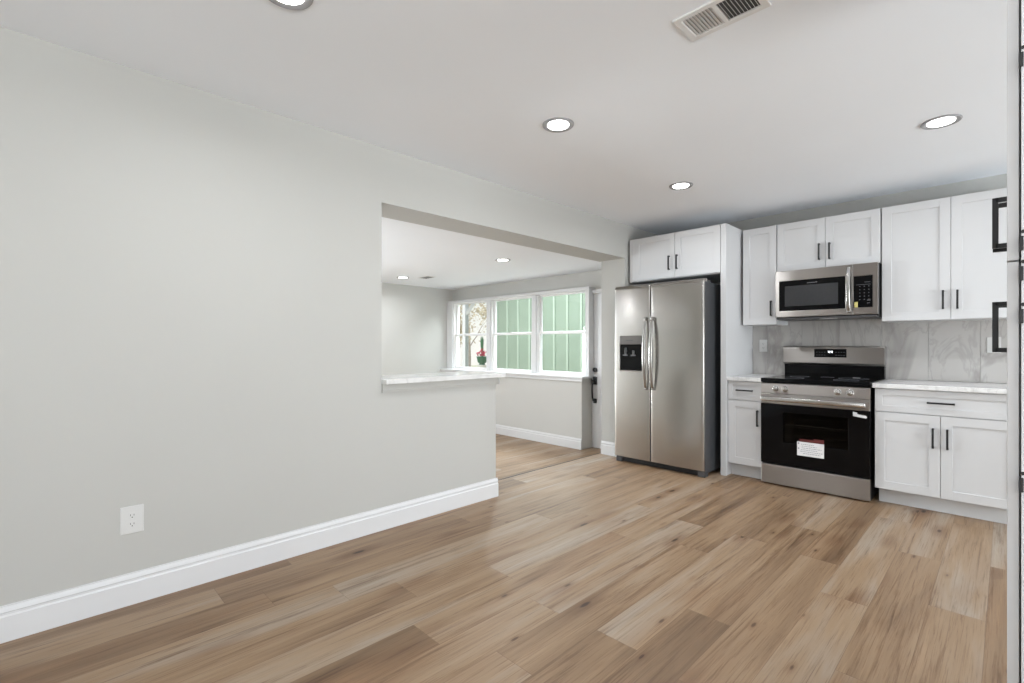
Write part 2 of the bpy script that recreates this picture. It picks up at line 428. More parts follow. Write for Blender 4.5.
def copy_tree(o, parent=None):
    c = o.copy(); COL.objects.link(c)
    if parent: c.parent = parent
    for ch in list(o.children): copy_tree(ch, c)
    return c

# ------------------------------------------------------------------ dimensions
CZ = 2.437          # kitchen ceiling
FZ = -0.17          # sunken floor
FC = 2.162          # sunken room ceiling
LX0, LX1 = -3.10, -2.785     # left wall, far and near faces
BY = 5.08           # kitchen back wall
RX = 0.66           # wall behind the pantry

# ------------------------------------------------------------------ setting
struct(MB().box(LX0, 4.45, -3.0, 5.2, -0.16, 0.0).build('floor', 'floor'), 'wood-look plank floor running from the camera to the kitchen', 'floor')
struct(MB().box(-7.0, LX0 - 0.001, 0.3, 5.4, FZ - 0.12, FZ).build('floor', 'floor'), 'plank floor of the sunken room beyond the half wall', 'floor')
struct(MB().box(LX1 - 0.01, 4.45, -3.0, 5.2, CZ, CZ + 0.1).build('ceiling', 'ceiling'), 'white ceiling over the kitchen', 'ceiling')
struct(MB().box(-7.0, LX0 + 0.001, 0.3, 5.4, FC, FC + 0.1).build('ceiling', 'ceiling'), 'lower white ceiling of the sunken room', 'ceiling')

m = MB()
m.box(LX0, LX1, -3.0, 1.56, FZ - 0.1, CZ + 0.05)
m.box(LX0, LX1, 1.56, 2.545, FZ - 0.1, 0.9265)
m.box(LX0, LX1, 1.56, 4.37, 2.087, CZ + 0.05)
m.box(LX0 + 0.022, LX1, 4.37, 4.62, FZ - 0.1, CZ + 0.05)
m.box(-2.90, LX1, 4.62, 5.30, FZ - 0.1, CZ + 0.05)
struct(m.build('wall_left', 'wall'), 'greige wall with pass-through over a half wall', 'wall')
struct(MB().box(LX1, 3.1, BY, BY + 0.12, 0, CZ).build('wall_back', 'wall'), 'greige wall behind the kitchen cabinets', 'wall')
struct(MB().box(RX, RX + 0.1, 1.40, 2.26, 0, CZ).build('wall_right', 'wall'), 'wall behind the tall pantry', 'wall')
struct(MB().box(3.0, 3.1, 1.50, 2.05, 0, CZ).box(3.0, 3.1, 4.55, BY, 0, CZ).box(3.0, 3.1, 2.05, 4.55, 0, 0.40).box(3.0, 3.1, 2.05, 4.55, 2.15, CZ).build('wall_right_end', 'wall'))
struct(MB().box(RX, 4.35, 1.40, 1.50, 0, CZ).build('wall_right_return', 'wall'))
# walls of the camera's side with openings added to let the daylight lamps in
m = MB(); m.box(4.35, 4.45, -3.0, -2.60, 0, CZ); m.box(4.35, 4.45, 1.10, 1.5, 0, CZ); m.box(4.35, 4.45, -2.60, 1.10, 0, 0.45); m.box(4.35, 4.45, -2.60, 1.10, 2.32, CZ)
struct(m.build('wall_side', 'wall'))
m = MB(); m.box(LX1, -0.35, -2.95, -2.85, 0, CZ); m.box(2.15, 4.35, -2.95, -2.85, 0, CZ); m.box(-0.35, 2.15, -2.95, -2.85, 0, 0.45); m.box(-0.35, 2.15, -2.95, -2.85, 2.32, CZ)
struct(m.build('wall_front', 'wall'))

# sunken room shell
struct(MB().box(-6.98, -6.87, 1.35, 5.4, FZ, FC).box(-6.98, -6.87, 0.4, 1.35, FZ, 0.35).box(-6.98, -6.87, 0.4, 1.35, 1.9, FC).build('wall_far_left', 'wall_far'), 'pale wall at the left of the sunken room', 'wall')
struct(MB().box(-6.98, LX0, 0.3, 0.4, FZ, FC).build('wall_far_front', 'wall_far'))
m = MB()
m.box(-6.87, -3.83, 5.25, 5.38, FZ, 0.72)
m.box(-6.87, -3.83, 5.25, 5.38, 1.93, FC)
m.box(-3.83, -2.90, 5.25, 5.38, 1.90, FC)
m.box(-6.87, -3.83, 5.00, 5.25, FZ, 0.745)         # lower wall standing proud under the windows
m.box(-6.87, -3.83, 5.135, 5.25, 1.90, 1.93)
struct(m.build('wall_far_back', 'wall_far'), 'pale window wall of the sunken room', 'wall')

# casing around the three windows
GL = [(-6.67, -5.87), (-5.69, -4.88), (-4.703, -3.892)]
ZB, ZR, ZT = 0.815, 1.355, 1.876
tr = MB()
tr.box(-6.868, -3.800, 5.115, 5.25, ZT + 0.022, 1.945, 0.004)
tr.box(-6.868, GL[0][0] - 0.045, 5.115, 5.25, 0.77, ZT + 0.022, 0.004)
tr.box(GL[2][1] + 0.03, -3.800, 5.115, 5.25, 0.77, ZT + 0.022, 0.004)
for a, b_ in ((GL[0][1], GL[1][0]), (GL[1][1], GL[2][0])):
    tr.box(a + 0.045, b_ - 0.045, 5.122, 5.24, 0.77, ZT + 0.022, 0.004)
struct(tr.build('trim_1', 'trim'), 'white casing around the three windows', 'trim')
sill = MB()
sill.box(-6.868, -3.795, 4.965, 5.24, 0.745, 0.772, 0.006)
sill.box(-6.868, -3.815, 4.982, 5.0, 0.705, 0.745, 0.004)
struct(sill.build('trim_2', 'trim'), 'white sill board under the three windows', 'trim')

for i, (a, b_) in enumerate(GL):
    root = struct(MB().box(a - 0.045, a - 0.03, 5.14, 5.25, 0.77, ZT + 0.022).box(b_ + 0.03, b_ + 0.045, 5.14, 5.25, 0.77, ZT + 0.022)
                  .box(a - 0.03, b_ + 0.03, 5.14, 5.25, 0.77, ZB - 0.032).box(a - 0.03, b_ + 0.03, 5.14, 5.25, ZT + 0.018, ZT + 0.030)
                  .build('window_%d' % (i + 1), 'vinyl'),
                  ['left window looking out on a porch post and trees', 'middle window looking out on pale green siding', 'right window looking out on green siding, nearest the door'][i], 'window')
    for nm, z0, z1, y in (('lower_sash', ZB, ZR - 0.02, 5.160), ('upper_sash', ZR + 0.02, ZT, 5.195)):
        s_ = MB(); t = 0.03
        s_.box(a - t, a, y, y + 0.028, z0 - t, z1 + t, 0.004); s_.box(b_, b_ + t, y, y + 0.028, z0 - t, z1 + t, 0.004)
        s_.box(a, b_, y, y + 0.028, z0 - t, z0, 0.004); s_.box(a, b_, y, y + 0.028, z1, z1 + t, 0.004)
        so = s_.build(nm, 'vinyl', root)
        MB().box(a - 0.003, b_ + 0.003, y + 0.011, y + 0.017, z0 - 0.003, z1 + 0.003).build('pane', 'glass', so)
    MB().box((a + b_) / 2 - 0.03, (a + b_) / 2 + 0.03, 5.145, 5.165, ZR + 0.008, ZR + 0.022, 0.004).build('sash_lock', 'vinyl', root)

# front door of the sunken room
m = MB(); DX0, DX1, DZ = -3.825, -2.93, 1.853
m.box(DX0, DX1, 5.215, 5.26, FZ + 0.005, DZ)
dr = struct(m.build('door_1', 'trim'), 'white front door half hidden by the wall end beside the refrigerator', 'door')
pn = MB()
for (z0, z1) in ((0.0, 0.55), (0.72, 1.72)):
    for (x0, x1) in ((DX0 + 0.13, DX0 + 0.40), (DX0 + 0.50, DX1 - 0.13)):
        pn.box(x0, x1, 5.209, 5.217, z0, z1, 0.005)
pn.build('panel', 'trim', dr)
hx = -3.768
MB().cyl((hx, 5.215, 0.856), (hx, 5.187, 0.856), 0.030, n=24, bev=0.004).build('deadbolt', 'black', dr, 0.6)
hs = MB().box(hx - 0.026, hx + 0.026, 5.191, 5.215, 0.665, 0.765, 0.006)
hs.tube([(hx, 5.195, 0.70), (hx, 5.155, 0.71), (hx, 5.143, 0.66), (hx, 5.141, 0.58), (hx, 5.147, 0.50), (hx, 5.165, 0.455), (hx, 5.20, 0.45)], [0.011, 0.012, 0.012, 0.011, 0.011, 0.011, 0.012], n=10)
hs.box(hx - 0.022, hx + 0.022, 5.191, 5.215, 0.42, 0.48, 0.006)
hs.box(hx - 0.010, hx + 0.010, 5.135, 5.195, 0.715, 0.735, 0.004)
hs.build('door_handle', 'black', dr, 0.6)
m = MB(); m.box(DX0 - 0.003, DX1, 5.19, 5.25, DZ + 0.004, 1.905, 0.004)
struct(m.build('trim_3', 'trim'), 'white head casing over the front door', 'trim')


def base_prof(t=0.015, h=0.142):
    return [(0, 0), (t, 0), (t, h * 0.70), (t * 0.62, h * 0.74), (t * 0.62, h * 0.80), (t * 0.85, h * 0.83), (t * 0.62, h * 0.90), (t * 0.30, h * 0.96), (t * 0.30, h), (0, h)]


def baseboard(name, face, a0, a1, axis, z=0.0, sign=1, label=None):
    pr = base_prof(); m = MB()
    if axis == 'Y': m.prism([(face + sign * p, z + q) for p, q in pr], a0, a1, 'Y')
    else: m.prism([(face + sign * p, z + q) for p, q in pr], a0, a1, 'X')
    return struct(m.build(name, 'trim'), label, 'baseboard' if label else None)


baseboard('baseboard_left', LX1, -2.85, 2.56, 'Y', label='white baseboard along the long left wall')
baseboard('baseboard_end', 2.545, LX0, LX1, 'X', sign=1)
baseboard('baseboard_stub', 4.37, LX0 + 0.022, LX1 + 0.0, 'X', sign=-1, label='short baseboard on the wall end left of the refrigerator')
baseboard('baseboard_far_back', 5.00, -6.855, -3.83, 'X', FZ, -1, label='white baseboard under the windows of the sunken room')
baseboard('baseboard_far_left', -6.87, 0.42, 4.985, 'Y', FZ, 1)
baseboard('baseboard_right', 1.40, RX + 0.02, 4.34, 'X', sign=-1)
# the nosing where the upper floor ends above the sunken room
struct(MB().box(LX0 - 0.006, LX0 + 0.004, 2.57, 4.35, -0.165, 0.002, 0.001).build('trim_4', 'blackdull'), 'dark edge strip where the floor steps down', 'trim')

# ledge on the half wall
tag(MB().box(LX0 - 0.050, LX1 + 0.058, 1.562, 2.600, 0.927, 0.960, 0.005).build('bar_ledge', 'quartzledge'), 'white stone ledge capping the half wall', 'ledge')
def mould(side):
    # profile (outward, z) under the slab
    pr = [(0, 0.873), (0.010, 0.873), (0.011, 0.884), (0.014, 0.888), (0.014, 0.927), (0, 0.927)]
    return pr
mm = MB()
mm.prism([(LX1 + p, q) for p, q in mould(1)], 1.561, 2.572, 'Y')
mm.prism([(LX0 - p, q) for p, q in mould(1)], 1.564, 2.572, 'Y')
mm.prism([(2.545 + p, q) for p, q in mould(1)], LX0 - 0.02, LX1 + 0.02, 'X')
struct(mm.build('trim_5', 'wall'), 'greige moulding under the half wall ledge', 'trim')

# ------------------------------------------------------------------ cabinets
def facing(x, y, z, face='-Y'):
    """local frame: u = width to the viewer's right, v = out of the face, w = up"""
    if face == '-Y': R = Matrix(((1, 0, 0), (0, -1, 0), (0, 0, 1)))
    elif face == '-X': R = Matrix(((0, -1, 0), (-1, 0, 0), (0, 0, 1)))
    else: R = Matrix(((0, 1, 0), (-1, 0, 0), (0, 0, 1)))        # +X
    return Matrix.Translation((x, y, z)) @ R.to_4x4()


def pull(parent, T, u, w_, vert=True, L=0.138, out=0.028, mat='black'):
    m = MB(T); s = 0.0060
    if vert:
        m.box(u - s, u + s, out - 2 * s, out, w_ - L / 2, w_ + L / 2, 0.0012)
        for k in (-1, 1): m.box(u - s, u + s, -0.0005, out - s, w_ + k * (L / 2 - s) - s, w_ + k * (L / 2 - s) + s, 0.0008)
    else:
        m.box(u - L / 2, u + L / 2, out - 2 * s, out, w_ - s, w_ + s, 0.0012)
        for k in (-1, 1): m.box(u + k * (L / 2 - s) - s, u + k * (L / 2 - s) + s, -0.0005, out - s, w_ - s, w_ + s, 0.0008)
    return m.build('pull_handle', mat, parent)


def shaker(parent, T, u0, u1, w0, w1, name='door', rail=0.060, th=0.019):
    m = MB(T); b = 0.0015
    m.box(u0, u0 + rail, -th, 0, w0, w1, b); m.box(u1 - rail, u1, -th, 0, w0, w1, b)
    m.box(u0 + rail - 0.001, u1 - rail + 0.001, -th, -0.0002, w0, w0 + rail, b); m.box(u0 + rail - 0.001, u1 - rail + 0.001, -th, -0.0002, w1 - rail, w1, b)
    m.box(u0 + rail - 0.003, u1 - rail + 0.003, -th, -0.008, w0 + rail - 0.003, w1 - rail + 0.003)
    return m.build(name, 'cab', parent)


def carcass(parent, x0, x1, y0, y1, z0, z1):
    return MB().box(x0, x1, y0, y1, z0, z1, 0.001).build('body', 'cab', parent)

UF = 4.755     # upper door face
# narrow upper cabinet
c = thing('wall_cabinet', (-1.60, 4.92, 1.365), 'narrow white one-door wall cabinet between tall panel and microwave', 'cabinet', 'white wall cabinets')
carcass(c, -1.744, -1.450, UF + 0.02, BY - 0.001, 1.365, 2.262)
T = facing(0, UF, 0)
d = shaker(c, T, -1.742, -1.453, 1.367, 2.260); pull(d, T, -1.495, 1.512)
# two-door over microwave
c = thing('wall_cabinet', (-1.07, 4.92, 1.828), 'short white two-door wall cabinet directly above the microwave', 'cabinet', 'white wall cabinets')
carcass(c, -1.446, -0.697, UF + 0.02, BY - 0.001, 1.828, 2.262)
d = shaker(c, T, -1.445, -1.0755, 1.830, 2.260); pull(d, T, -1.117, 1.973)
d = shaker(c, T, -1.0725, -0.699, 1.830, 2.260); pull(d, T, -1.041, 1.969)
# right pair
c = thing('wall_cabinet', (-0.28, 4.92, 1.365), 'tall white two-door wall cabinet at right above the counter', 'cabinet', 'white wall cabinets')
carcass(c, -0.690, 0.122, UF + 0.02, BY - 0.001, 1.365, 2.262)
d = shaker(c, T, -0.689, -0.2865, 1.367, 2.260); pull(d, T, -0.327, 1.511)
d = shaker(c, T, -0.2835, 0.120, 1.367, 2.260); pull(d, T, -0.249, 1.509)
# cabinet above the fridge
OF = 4.418
c = thing('wall_cabinet', (-2.25, 4.74, 1.835), 'white two-door cabinet above the refrigerator', 'cabinet', 'white wall cabinets')
carcass(c, -2.758, -1.817, OF + 0.02, BY - 0.001, 1.832, 2.276)
MB().box(-2.758, -2.710, OF + 0.001, OF + 0.02, 1.832, 2.276, 0.001).build('filler_strip', 'cab', c)
T2 = facing(0, OF, 0)
d = shaker(c, T2, -2.708, -2.2585, 1.840, 2.274); pull(d, T2, -2.313, 1.984)
d = shaker(c, T2, -2.2555, -1.819, 1.840, 2.274); pull(d, T2, -2.231, 1.984)
# tall panel right of the fridge
tp = MB().box(-1.8145, -1.766, 4.42, BY - 0.001, 0.0, 2.276, 0.0015).build('tall_panel', 'cab')
tag(tp, 'white full-height side panel right of the refrigerator', 'panel')

# base cabinets
BF = 4.454
T3 = facing(0, BF, 0)
c = thing('base_cabinet', (-1.62, 4.77, 0), 'narrow white base cabinet with one drawer and one door left of range', 'cabinet', 'white base cabinets')
carcass(c, -1.764, -1.476, BF + 0.02, BY - 0.002, 0.115, 0.861)
MB().box(-1.764, -1.476, 4.535, 4.555, 0.0, 0.116).build('toe_kick', 'cab', c)
d = shaker(c, T3, -1.760, -1.480, 0.692, 0.856, 'drawer', 0.036); pull(d, T3, -1.617, 0.778, False)
d = shaker(c, T3, -1.760, -1.480, 0.120, 0.686); pull(d, T3, -1.509, 0.542)
c = thing('base_cabinet', (-0.31, 4.77, 0), 'wide white base cabinet with one drawer over two doors', 'cabinet', 'white base cabinets')
carcass(c, -0.690, 0.072, BF + 0.02, BY - 0.002, 0.115, 0.861)
MB().box(-0.676, 0.072, 4.548, 4.566, 0.0, 0.116).build('toe_kick', 'cab', c)
d = shaker(c, T3, -0.687, 0.069, 0.690, 0.856, 'drawer', 0.045); pull(d, T3, -0.318, 0.774, False, 0.145)
d = shaker(c, T3, -0.687, -0.3215, 0.118, 0.684); pull(d, T3, -0.359, 0.529)
d = shaker(c, T3, -0.3185, 0.069, 0.118, 0.684); pull(d, T3, -0.284, 0.530)
# counters
o = MB().box(-1.765, -1.474, 4.428, BY - 0.001, 0.8615, 0.894, 0.003).build('countertop', 'quartz')
tag(o, 'short white veined countertop left of the range', 'countertop', 'veined countertops')
o = MB().box(-0.700, 0.10, 4.428, BY - 0.001, 0.8615, 0.894, 0.003).build('countertop', 'quartz')
tag(o, 'wide white veined countertop right of the range', 'countertop', 'veined countertops')
# backsplash
bs = MB().box(-1.765, 0.12, BY - 0.006, BY - 0.0005, 0.895, 1.42).build('backsplash', 'grout')
tag(bs, 'marble tile backsplash between counter and wall cabinets', 'backsplash'); bs['kind'] = 'structure'
xs = [-1.765] + [-0.735 + 0.298 * k for k in range(-3, 3)] + [0.12]
m = MB()
for a, b_ in zip(xs, xs[1:]):
    m.box(a + 0.0012, b_ - 0.0012, BY - 0.0095, BY - 0.0055, 0.896, 1.43, 0.0008)
m.build('tile', 'tile', bs)

# pantry: tall cabinet at the right edge, seen edge-on
PX = 0.0005; PD0, PDM, PD1 = 1.575, 1.905, 2.235
c = thing('pantry_cabinet', (0.33, 1.9, 0), 'tall white pantry cabinet seen edge-on at the right edge of the picture', 'cabinet')
MB().box(0.0225, RX - 0.001, 1.560, 2.25, 0.10, 2.28, 0.001).build('body', 'cab', c)
MB().box(0.09, RX - 0.001, 1.575, 2.24, 0.0, 0.10).build('toe_kick', 'cab', c)
T4 = facing(PX, 0, 0, '-X')       # u = -y
for (z0, z1, zp) in ((0.115, 1.3637, 1.225), (1.3672, 2.27, 1.508)):
    for (y0, y1, yp) in ((PD0, PDM - 0.0015, 1.868), (PDM + 0.0015, PD1, 1.942)):
        d = shaker(c, T4, -y1, -y0, z0, z1); pull(d, T4, -yp, zp, True, 0.137, 0.0285)
        if y0 == PD0:
            zs = (1.81, 1.402) if z0 > 1 else (1.335, 1.24, 0.865, 0.30)
            for zh in zs:
                h = MB(); h.box(0.0198, 0.0224, y0 + 0.002, y0 + 0.012, zh - 0.028, zh + 0.028, 0.001); h.box(0.0195, 0.0262, y0 - 0.0185, y0 + 0.003, zh - 0.016, zh + 0.016, 0.001); h.cyl((0.0255, y0 - 0.017, zh + 0.026), (0.0255, y0 - 0.0145, zh + 0.026), 0.004, n=10)
                h.build('hinge', 'black', d)
for a, b_ in ((0.12, 1.352), (1.379, 2.265)):
    MB().box(0.0200, 0.0228, 1.58, 2.23, a, b_).build('gasket', 'blackdull', c)  # no seal here: dark strip stands in for shade in the door gap

# ------------------------------------------------------------------ refrigerator
fr = thing('refrigerator', (-2.32, 4.6, 0), 'stainless side-by-side refrigerator with water dispenser', 'refrigerator')
FX0, FXS, FX1 = -2.797, -2.393, -1.868
MB().box(FX0 + 0.016, FX1 - 0.004, 4.268, 5.03, 0.03, 1.745, 0.006).build('body', 'darkgrey', fr)


def bowed(x0, x1, z0, z1, yf, yb, bow, hole=None):
    """fridge door: bowed front, rounded vertical edges and top"""
    m = MB(); n = 14; r = 0.012
    b = bmesh.new()
    prof = [(x0, yb)]
    for k in range(n + 1):
        t = k / n; x = x0 + (x1 - x0) * t
        e = min(t, 1 - t) * (x1 - x0)
        edge = 0 if e > r else r - math.sqrt(max(0, r * r - (r - e) ** 2))
        prof.append((x, yf + bow * (2 * t - 1) ** 2 * 1.0 + edge))
    prof.append((x1, yb))
    # extra samples near the edges for the rounding
    ext = []
    for p in (0.0, 0.15, 0.4, 0.7, 1.0):
        ext.append(p * r)
    xsamp = sorted(set([x0 + e for e in ext] + [x1 - e for e in ext] + [x0 + (x1 - x0) * k / n for k in range(1, n)]))
    prof = [(x0, yb)]
    for x in xsamp:
        t = (x - x0) / (x1 - x0); e = min(x - x0, x1 - x)
        edge = 0 if e >= r else r - math.sqrt(max(0, r * r - (r - e) ** 2))
        prof.append((x, yf + bow * (2 * t - 1) ** 2 + edge))
    prof.append((x1, yb))
    levels = [(z0, 0.006), (z0 + 0.004, 0.0), (z1 - 0.045, 0.0), (z1 - 0.030, 0.0025), (z1 - 0.015, 0.009), (z1 - 0.005, 0.018), (z1, 0.030)]
    rings = []
    for z, push in levels:
        rings.append([b.verts.new((x, min(y + push, yb) if 0 < i < len(prof) - 1 else y, z)) for i, (x, y) in enumerate(prof)])
    L_ = len(prof)
    for A, B in zip(rings, rings[1:]):
        for k in range(L_): b.faces.new((A[k], A[(k + 1) % L_], B[(k + 1) % L_], B[k]))
    b.faces.new(rings[0][::-1]); b.faces.new(rings[-1])
    bmesh.ops.recalc_face_normals(b, faces=b.faces)
    m._add(b); return m

YF, YB = 4.190, 4.262
dl = bowed(FX0, FXS - 0.003, 0.058, 1.772, YF, YB, 0.003).build('freezer_door', 'steel_fridge', fr, 0.5)
drr = bowed(FXS + 0.003, FX1, 0.058, 1.772, YF, YB, 0.004).build('fridge_door', 'steel_fridge', fr, 0.5)
# door side skins in grey
for dd, xa in ((drr, FX1), (dl, FX0)):
    s_ = 1 if xa == FX1 else -1
    MB().box(min(xa, xa + s_ * 0.0015), max(xa, xa + s_ * 0.0015), YF + 0.024, YB, 0.06, 1.745).build('edge_trim', 'grey', dd)
# dispenser
dp = MB(); D0, D1, DB, DT = -2.727, -2.474, 0.925, 1.272
dp.box(D0, D1, YF - 0.003, YF + 0.012, 1.185, DT, 0.002)
disp = dp.build('dispenser', 'panelgrey', dl)
q = MB()
q.box(D0 + 0.002, D1 - 0.002, YF - 0.0005, YF + 0.010, DB, 1.185, 0.001)
q.build('recess', 'blackgloss', disp)
q = MB()
q.box(D0, D1, YF - 0.005, YF + 0.006, DB - 0.008, DB + 0.002, 0.002); q.box(D0 - 0.004, D0 + 0.003, YF - 0.005, YF + 0.006, DB - 0.008, DT, 0.002); q.box(D1 - 0.003, D1 + 0.004, YF - 0.005, YF + 0.006, DB - 0.008, DT, 0.002)
q.build('bezel', 'steel', disp)
q = MB(); 
q.cyl((-2.655, YF - 0.010, 1.15), (-2.655, YF - 0.004, 1.11), 0.010, 0.014)
q.build('water_spout', 'grey', disp)
for a, b_ in ((-2.690, -2.635), (-2.60, -2.545)):
    pd = MB().box((a + b_) / 2 - 0.012, (a + b_) / 2 + 0.012, YF - 0.006, YF, 1.068, 1.125, 0.002).build('paddle', 'grey', disp)
    MB().box(a, b_, YF - 0.0075, YF - 0.0055, 1.073, 1.083).build('paddle_mark', 'printpale', disp)
q = MB(); q.box(-2.655, -2.575, YF - 0.0045, YF - 0.003, 1.222, 1.228)
q.build('control_strip', 'grey', disp)
# handles
for dd, hx in ((dl, FXS - 0.036), (drr, FXS + 0.036)):
    pts = []; rad = []
    for k in range(29):
        t = k / 28; z = 0.752 + (1.444 - 0.752) * t
        o_ = 0.055 * math.sin(PI * t) ** 0.5 if 0 < t < 1 else 0
        pts.append((hx, YF - 0.004 - o_, z))
        rad.append(0.0125 + 0.0075 * min(1, t / 0.35) if t < 0.35 else (0.020 if t < 0.82 else 0.020 - 0.008 * (t - 0.82) / 0.18))
    h = MB().tube(pts, rad, n=16, flat=0.6, flataxis=(0, 1, 0))
    h.box(hx - 0.014, hx + 0.014, YF - 0.034, YF + 0.004, 1.412, 1.447, 0.006); h.box(hx - 0.012, hx + 0.012, YF - 0.022, YF + 0.004, 0.748, 0.775, 0.005)
    h.build('handle', 'handlesteel', dd, 0.7)
q = MB(); q.box(FX0 + 0.03, FX1 - 0.03, 4.232, 4.27, 0.006, 0.050, 0.002)
for k in range(5): q.box(FX0 + 0.06, FX1 - 0.06, 4.229, 4.233, 0.012 + k * 0.007, 0.0155 + k * 0.007)
q.build('kick_grille', 'blackdull', fr)
for fx in (FX0 + 0.03, FX1 - 0.045):
    MB().box(fx - 0.022, fx + 0.045, 4.215, 4.285, 0.0, 0.055, 0.006).build('foot', 'grey', fr)
for fx in (FX0 + 0.05, FX1 - 0.05):
    MB().box(fx - 0.04, fx + 0.04, 4.225, 4.36, 1.745, 1.765, 0.006).build('hinge_cover', 'grey', fr)
MB().box(-2.45, -2.30, YB - 0.001, YB + 0.006, 0.06, 1.74).build('gasket', 'blackdull', fr)

# ------------------------------------------------------------------ microwave
mw = thing('microwave', (-1.07, 4.87, 1.41), 'stainless over-the-range microwave under the short wall cabinet', 'microwave')
X0, X1, Z0, Z1, MY = -1.431, -0.6985, 1.412, 1.826, 4.655
MB().box(X0 + 0.003, X1 - 0.001, MY + 0.03, BY - 0.012, Z0, Z1, 0.002).build('body', 'blackdull', mw)
XS = -0.862
md = MB()
md.box(X0, XS - 0.001, MY, MY + 0.03, 1.735, Z1 - 0.002, 0.003); md.box(X0, XS - 0.001, MY, MY + 0.03, Z0 + 0.01, 1.475, 0.003)
md.box(X0, X0 + 0.032, MY + 0.0005, MY + 0.03, 1.47, 1.74, 0.002); md.box(XS - 0.05, XS - 0.001, MY + 0.0005, MY + 0.03, 1.47, 1.74, 0.002)
mdo = md.build('door', 'steel', mw)
MB().box(X0 + 0.030, XS - 0.048, MY + 0.001, MY + 0.02, 1.473, 1.737).build('door_glass', 'blackgloss', mdo)
MB().box(X0 + 0.075, XS - 0.098, MY - 0.0004, MY + 0.004, 1.513, 1.690, 0.003).build('window', 'micwin', mdo)
MB().box(-1.185, -1.125, MY - 0.0002, MY + 0.003, 1.7035, 1.7095).box(-1.122, -1.110, MY - 0.0002, MY + 0.003, 1.703, 1.713).build('badge', 'printpale', mdo)
h = MB(); pts = [(XS - 0.026, MY - 0.006 - 0.030 * math.sin(PI * k / 12) ** 0.6, 1.445 + (1.80 - 1.445) * k / 12) for k in range(13)]
h.tube(pts, 0.0145, n=12, flat=0.55, flataxis=(0, 1, 0)); h.box(XS - 0.036, XS - 0.016, MY - 0.018, MY + 0.002, 1.44, 1.465, 0.004); h.box(XS - 0.036, XS - 0.016, MY - 0.018, MY + 0.002, 1.78, 1.805, 0.004)
h.build('handle', 'handlesteel', mdo, 0.7)
cp = MB().box(XS + 0.001, X1, MY, MY + 0.03, Z0 + 0.01, Z1 - 0.002, 0.003).build('control_panel', 'steel', mw)
MB().box(XS + 0.003, -0.728, MY - 0.0008, MY + 0.003, 1.472, 1.730, 0.006).build('keypad', 'blackgloss', cp)
for r_ in range(5):
    for k in range(3): MB().box(-0.818 + k * 0.029, -0.811 + k * 0.029, MY - 0.0013, MY, 1.640 - r_ * 0.026, 1.645 - r_ * 0.026).build('key', 'printpale', cp)
for (a, b_, c_, d_) in ((-0.785, -0.748, 1.674, 1.677), (-0.838, -0.745, 1.655, 1.6575), (-0.768, -0.744, 1.528, 1.534), (-0.768, -0.750, 1.507, 1.512)):
    MB().box(a, b_, MY - 0.0013, MY, c_, d_).build('key', 'printpale', cp)
MB().box(-0.850, -0.828, MY - 0.0016, MY, 1.478, 1.522).build('sticker', 'yellow', cp)['label'] = 'small yellow sticker'
vb = MB().box(X0 + 0.01, X1 - 0.01, MY + 0.012, BY - 0.05, Z0 - 0.012, Z0 + 0.002, 0.002)
vb.build('vent_base', 'grey', mw)
MB().box(-1.10, -0.98, MY + 0.03, MY + 0.08, Z0 - 0.015, Z0 - 0.011).build('lamp_lens', 'plastic', mw)
tv = MB()
for k in range(20): tv.box(X0 + 0.03 + k * 0.033, X0 + 0.055 + k * 0.033, MY + 0.034, MY + 0.046, Z1 - 0.0005, Z1 + 0.001)
tv.build('top_vent', 'grey', mw)

# ------------------------------------------------------------------ range
rg = thing('range', (-1.09, 4.72, 0), 'stainless electric range with black oven door and glass cooktop', 'range')
RX0, RX1, RY = -1.470, -0.708, 4.412
bd = MB()
bd.box(RX0 + 0.002, RX0 + 0.022, RY + 0.055, 5.05, 0.012, 0.866, 0.001); bd.box(RX1 - 0.022, RX1 - 0.002, RY + 0.055, 5.05, 0.012, 0.866, 0.001)
bd.box(RX0 + 0.02, RX1 - 0.02, 5.02, 5.048, 0.02, 0.866); bd.box(RX0 + 0.02, RX1 - 0.02, RY + 0.056, 5.03, 0.70, 0.862)
bd.box(RX0 + 0.02, RX1 - 0.02, RY + 0.056, 5.03, 0.02, 0.20)
bd.build('body', 'blackdull', rg)
cv = MB(); cv.box(RX0 + 0.09, RX1 - 0.09, 4.98, 5.0, 0.2, 0.70); cv.box(RX0 + 0.085, RX0 + 0.095, RY + 0.06, 4.99, 0.2, 0.70); cv.box(RX1 - 0.095, RX1 - 0.085, RY + 0.06, 4.99, 0.2, 0.70)
cv.box(RX0 + 0.09, RX1 - 0.09, RY + 0.06, 4.99, 0.201, 0.212)
cvo = cv.build('oven_cavity', 'cavity', rg)
for zr in (0.512, 0.425):
    rk = MB()
    for yy in (4.50, 4.97): rk.cyl((RX0 + 0.097, yy, zr), (RX1 - 0.097, yy, zr), 0.0035, n=8)
    for k in range(16): rk.cyl((RX0 + 0.11 + k * 0.0362, 4.50, zr + 0.003), (RX0 + 0.11 + k * 0.0362, 4.97, zr + 0.003), 0.002, n=6)
    rk.build('oven_rack', 'wire', cvo)
q = MB().box(RX0 + 0.001, RX1 - 0.001, RY + 0.004, RY + 0.055, 0.014, 0.172, 0.004).build('drawer', 'steel', rg)
od = MB(); WX0, WX1, WZ0, WZ1 = -1.297, -0.846, 0.375, 0.622
od.box(RX0, WX0, RY, RY + 0.05, 0.182, 0.684, 0.003); od.box(WX1, RX1, RY, RY + 0.05, 0.182, 0.684, 0.003)
od.box(WX0 - 0.004, WX1 + 0.004, RY, RY + 0.05, 0.182, WZ0, 0.003); od.box(WX0 - 0.004, WX1 + 0.004, RY, RY + 0.05, WZ1, 0.684, 0.003)
odo = od.build('oven_door', 'blackgloss', rg)
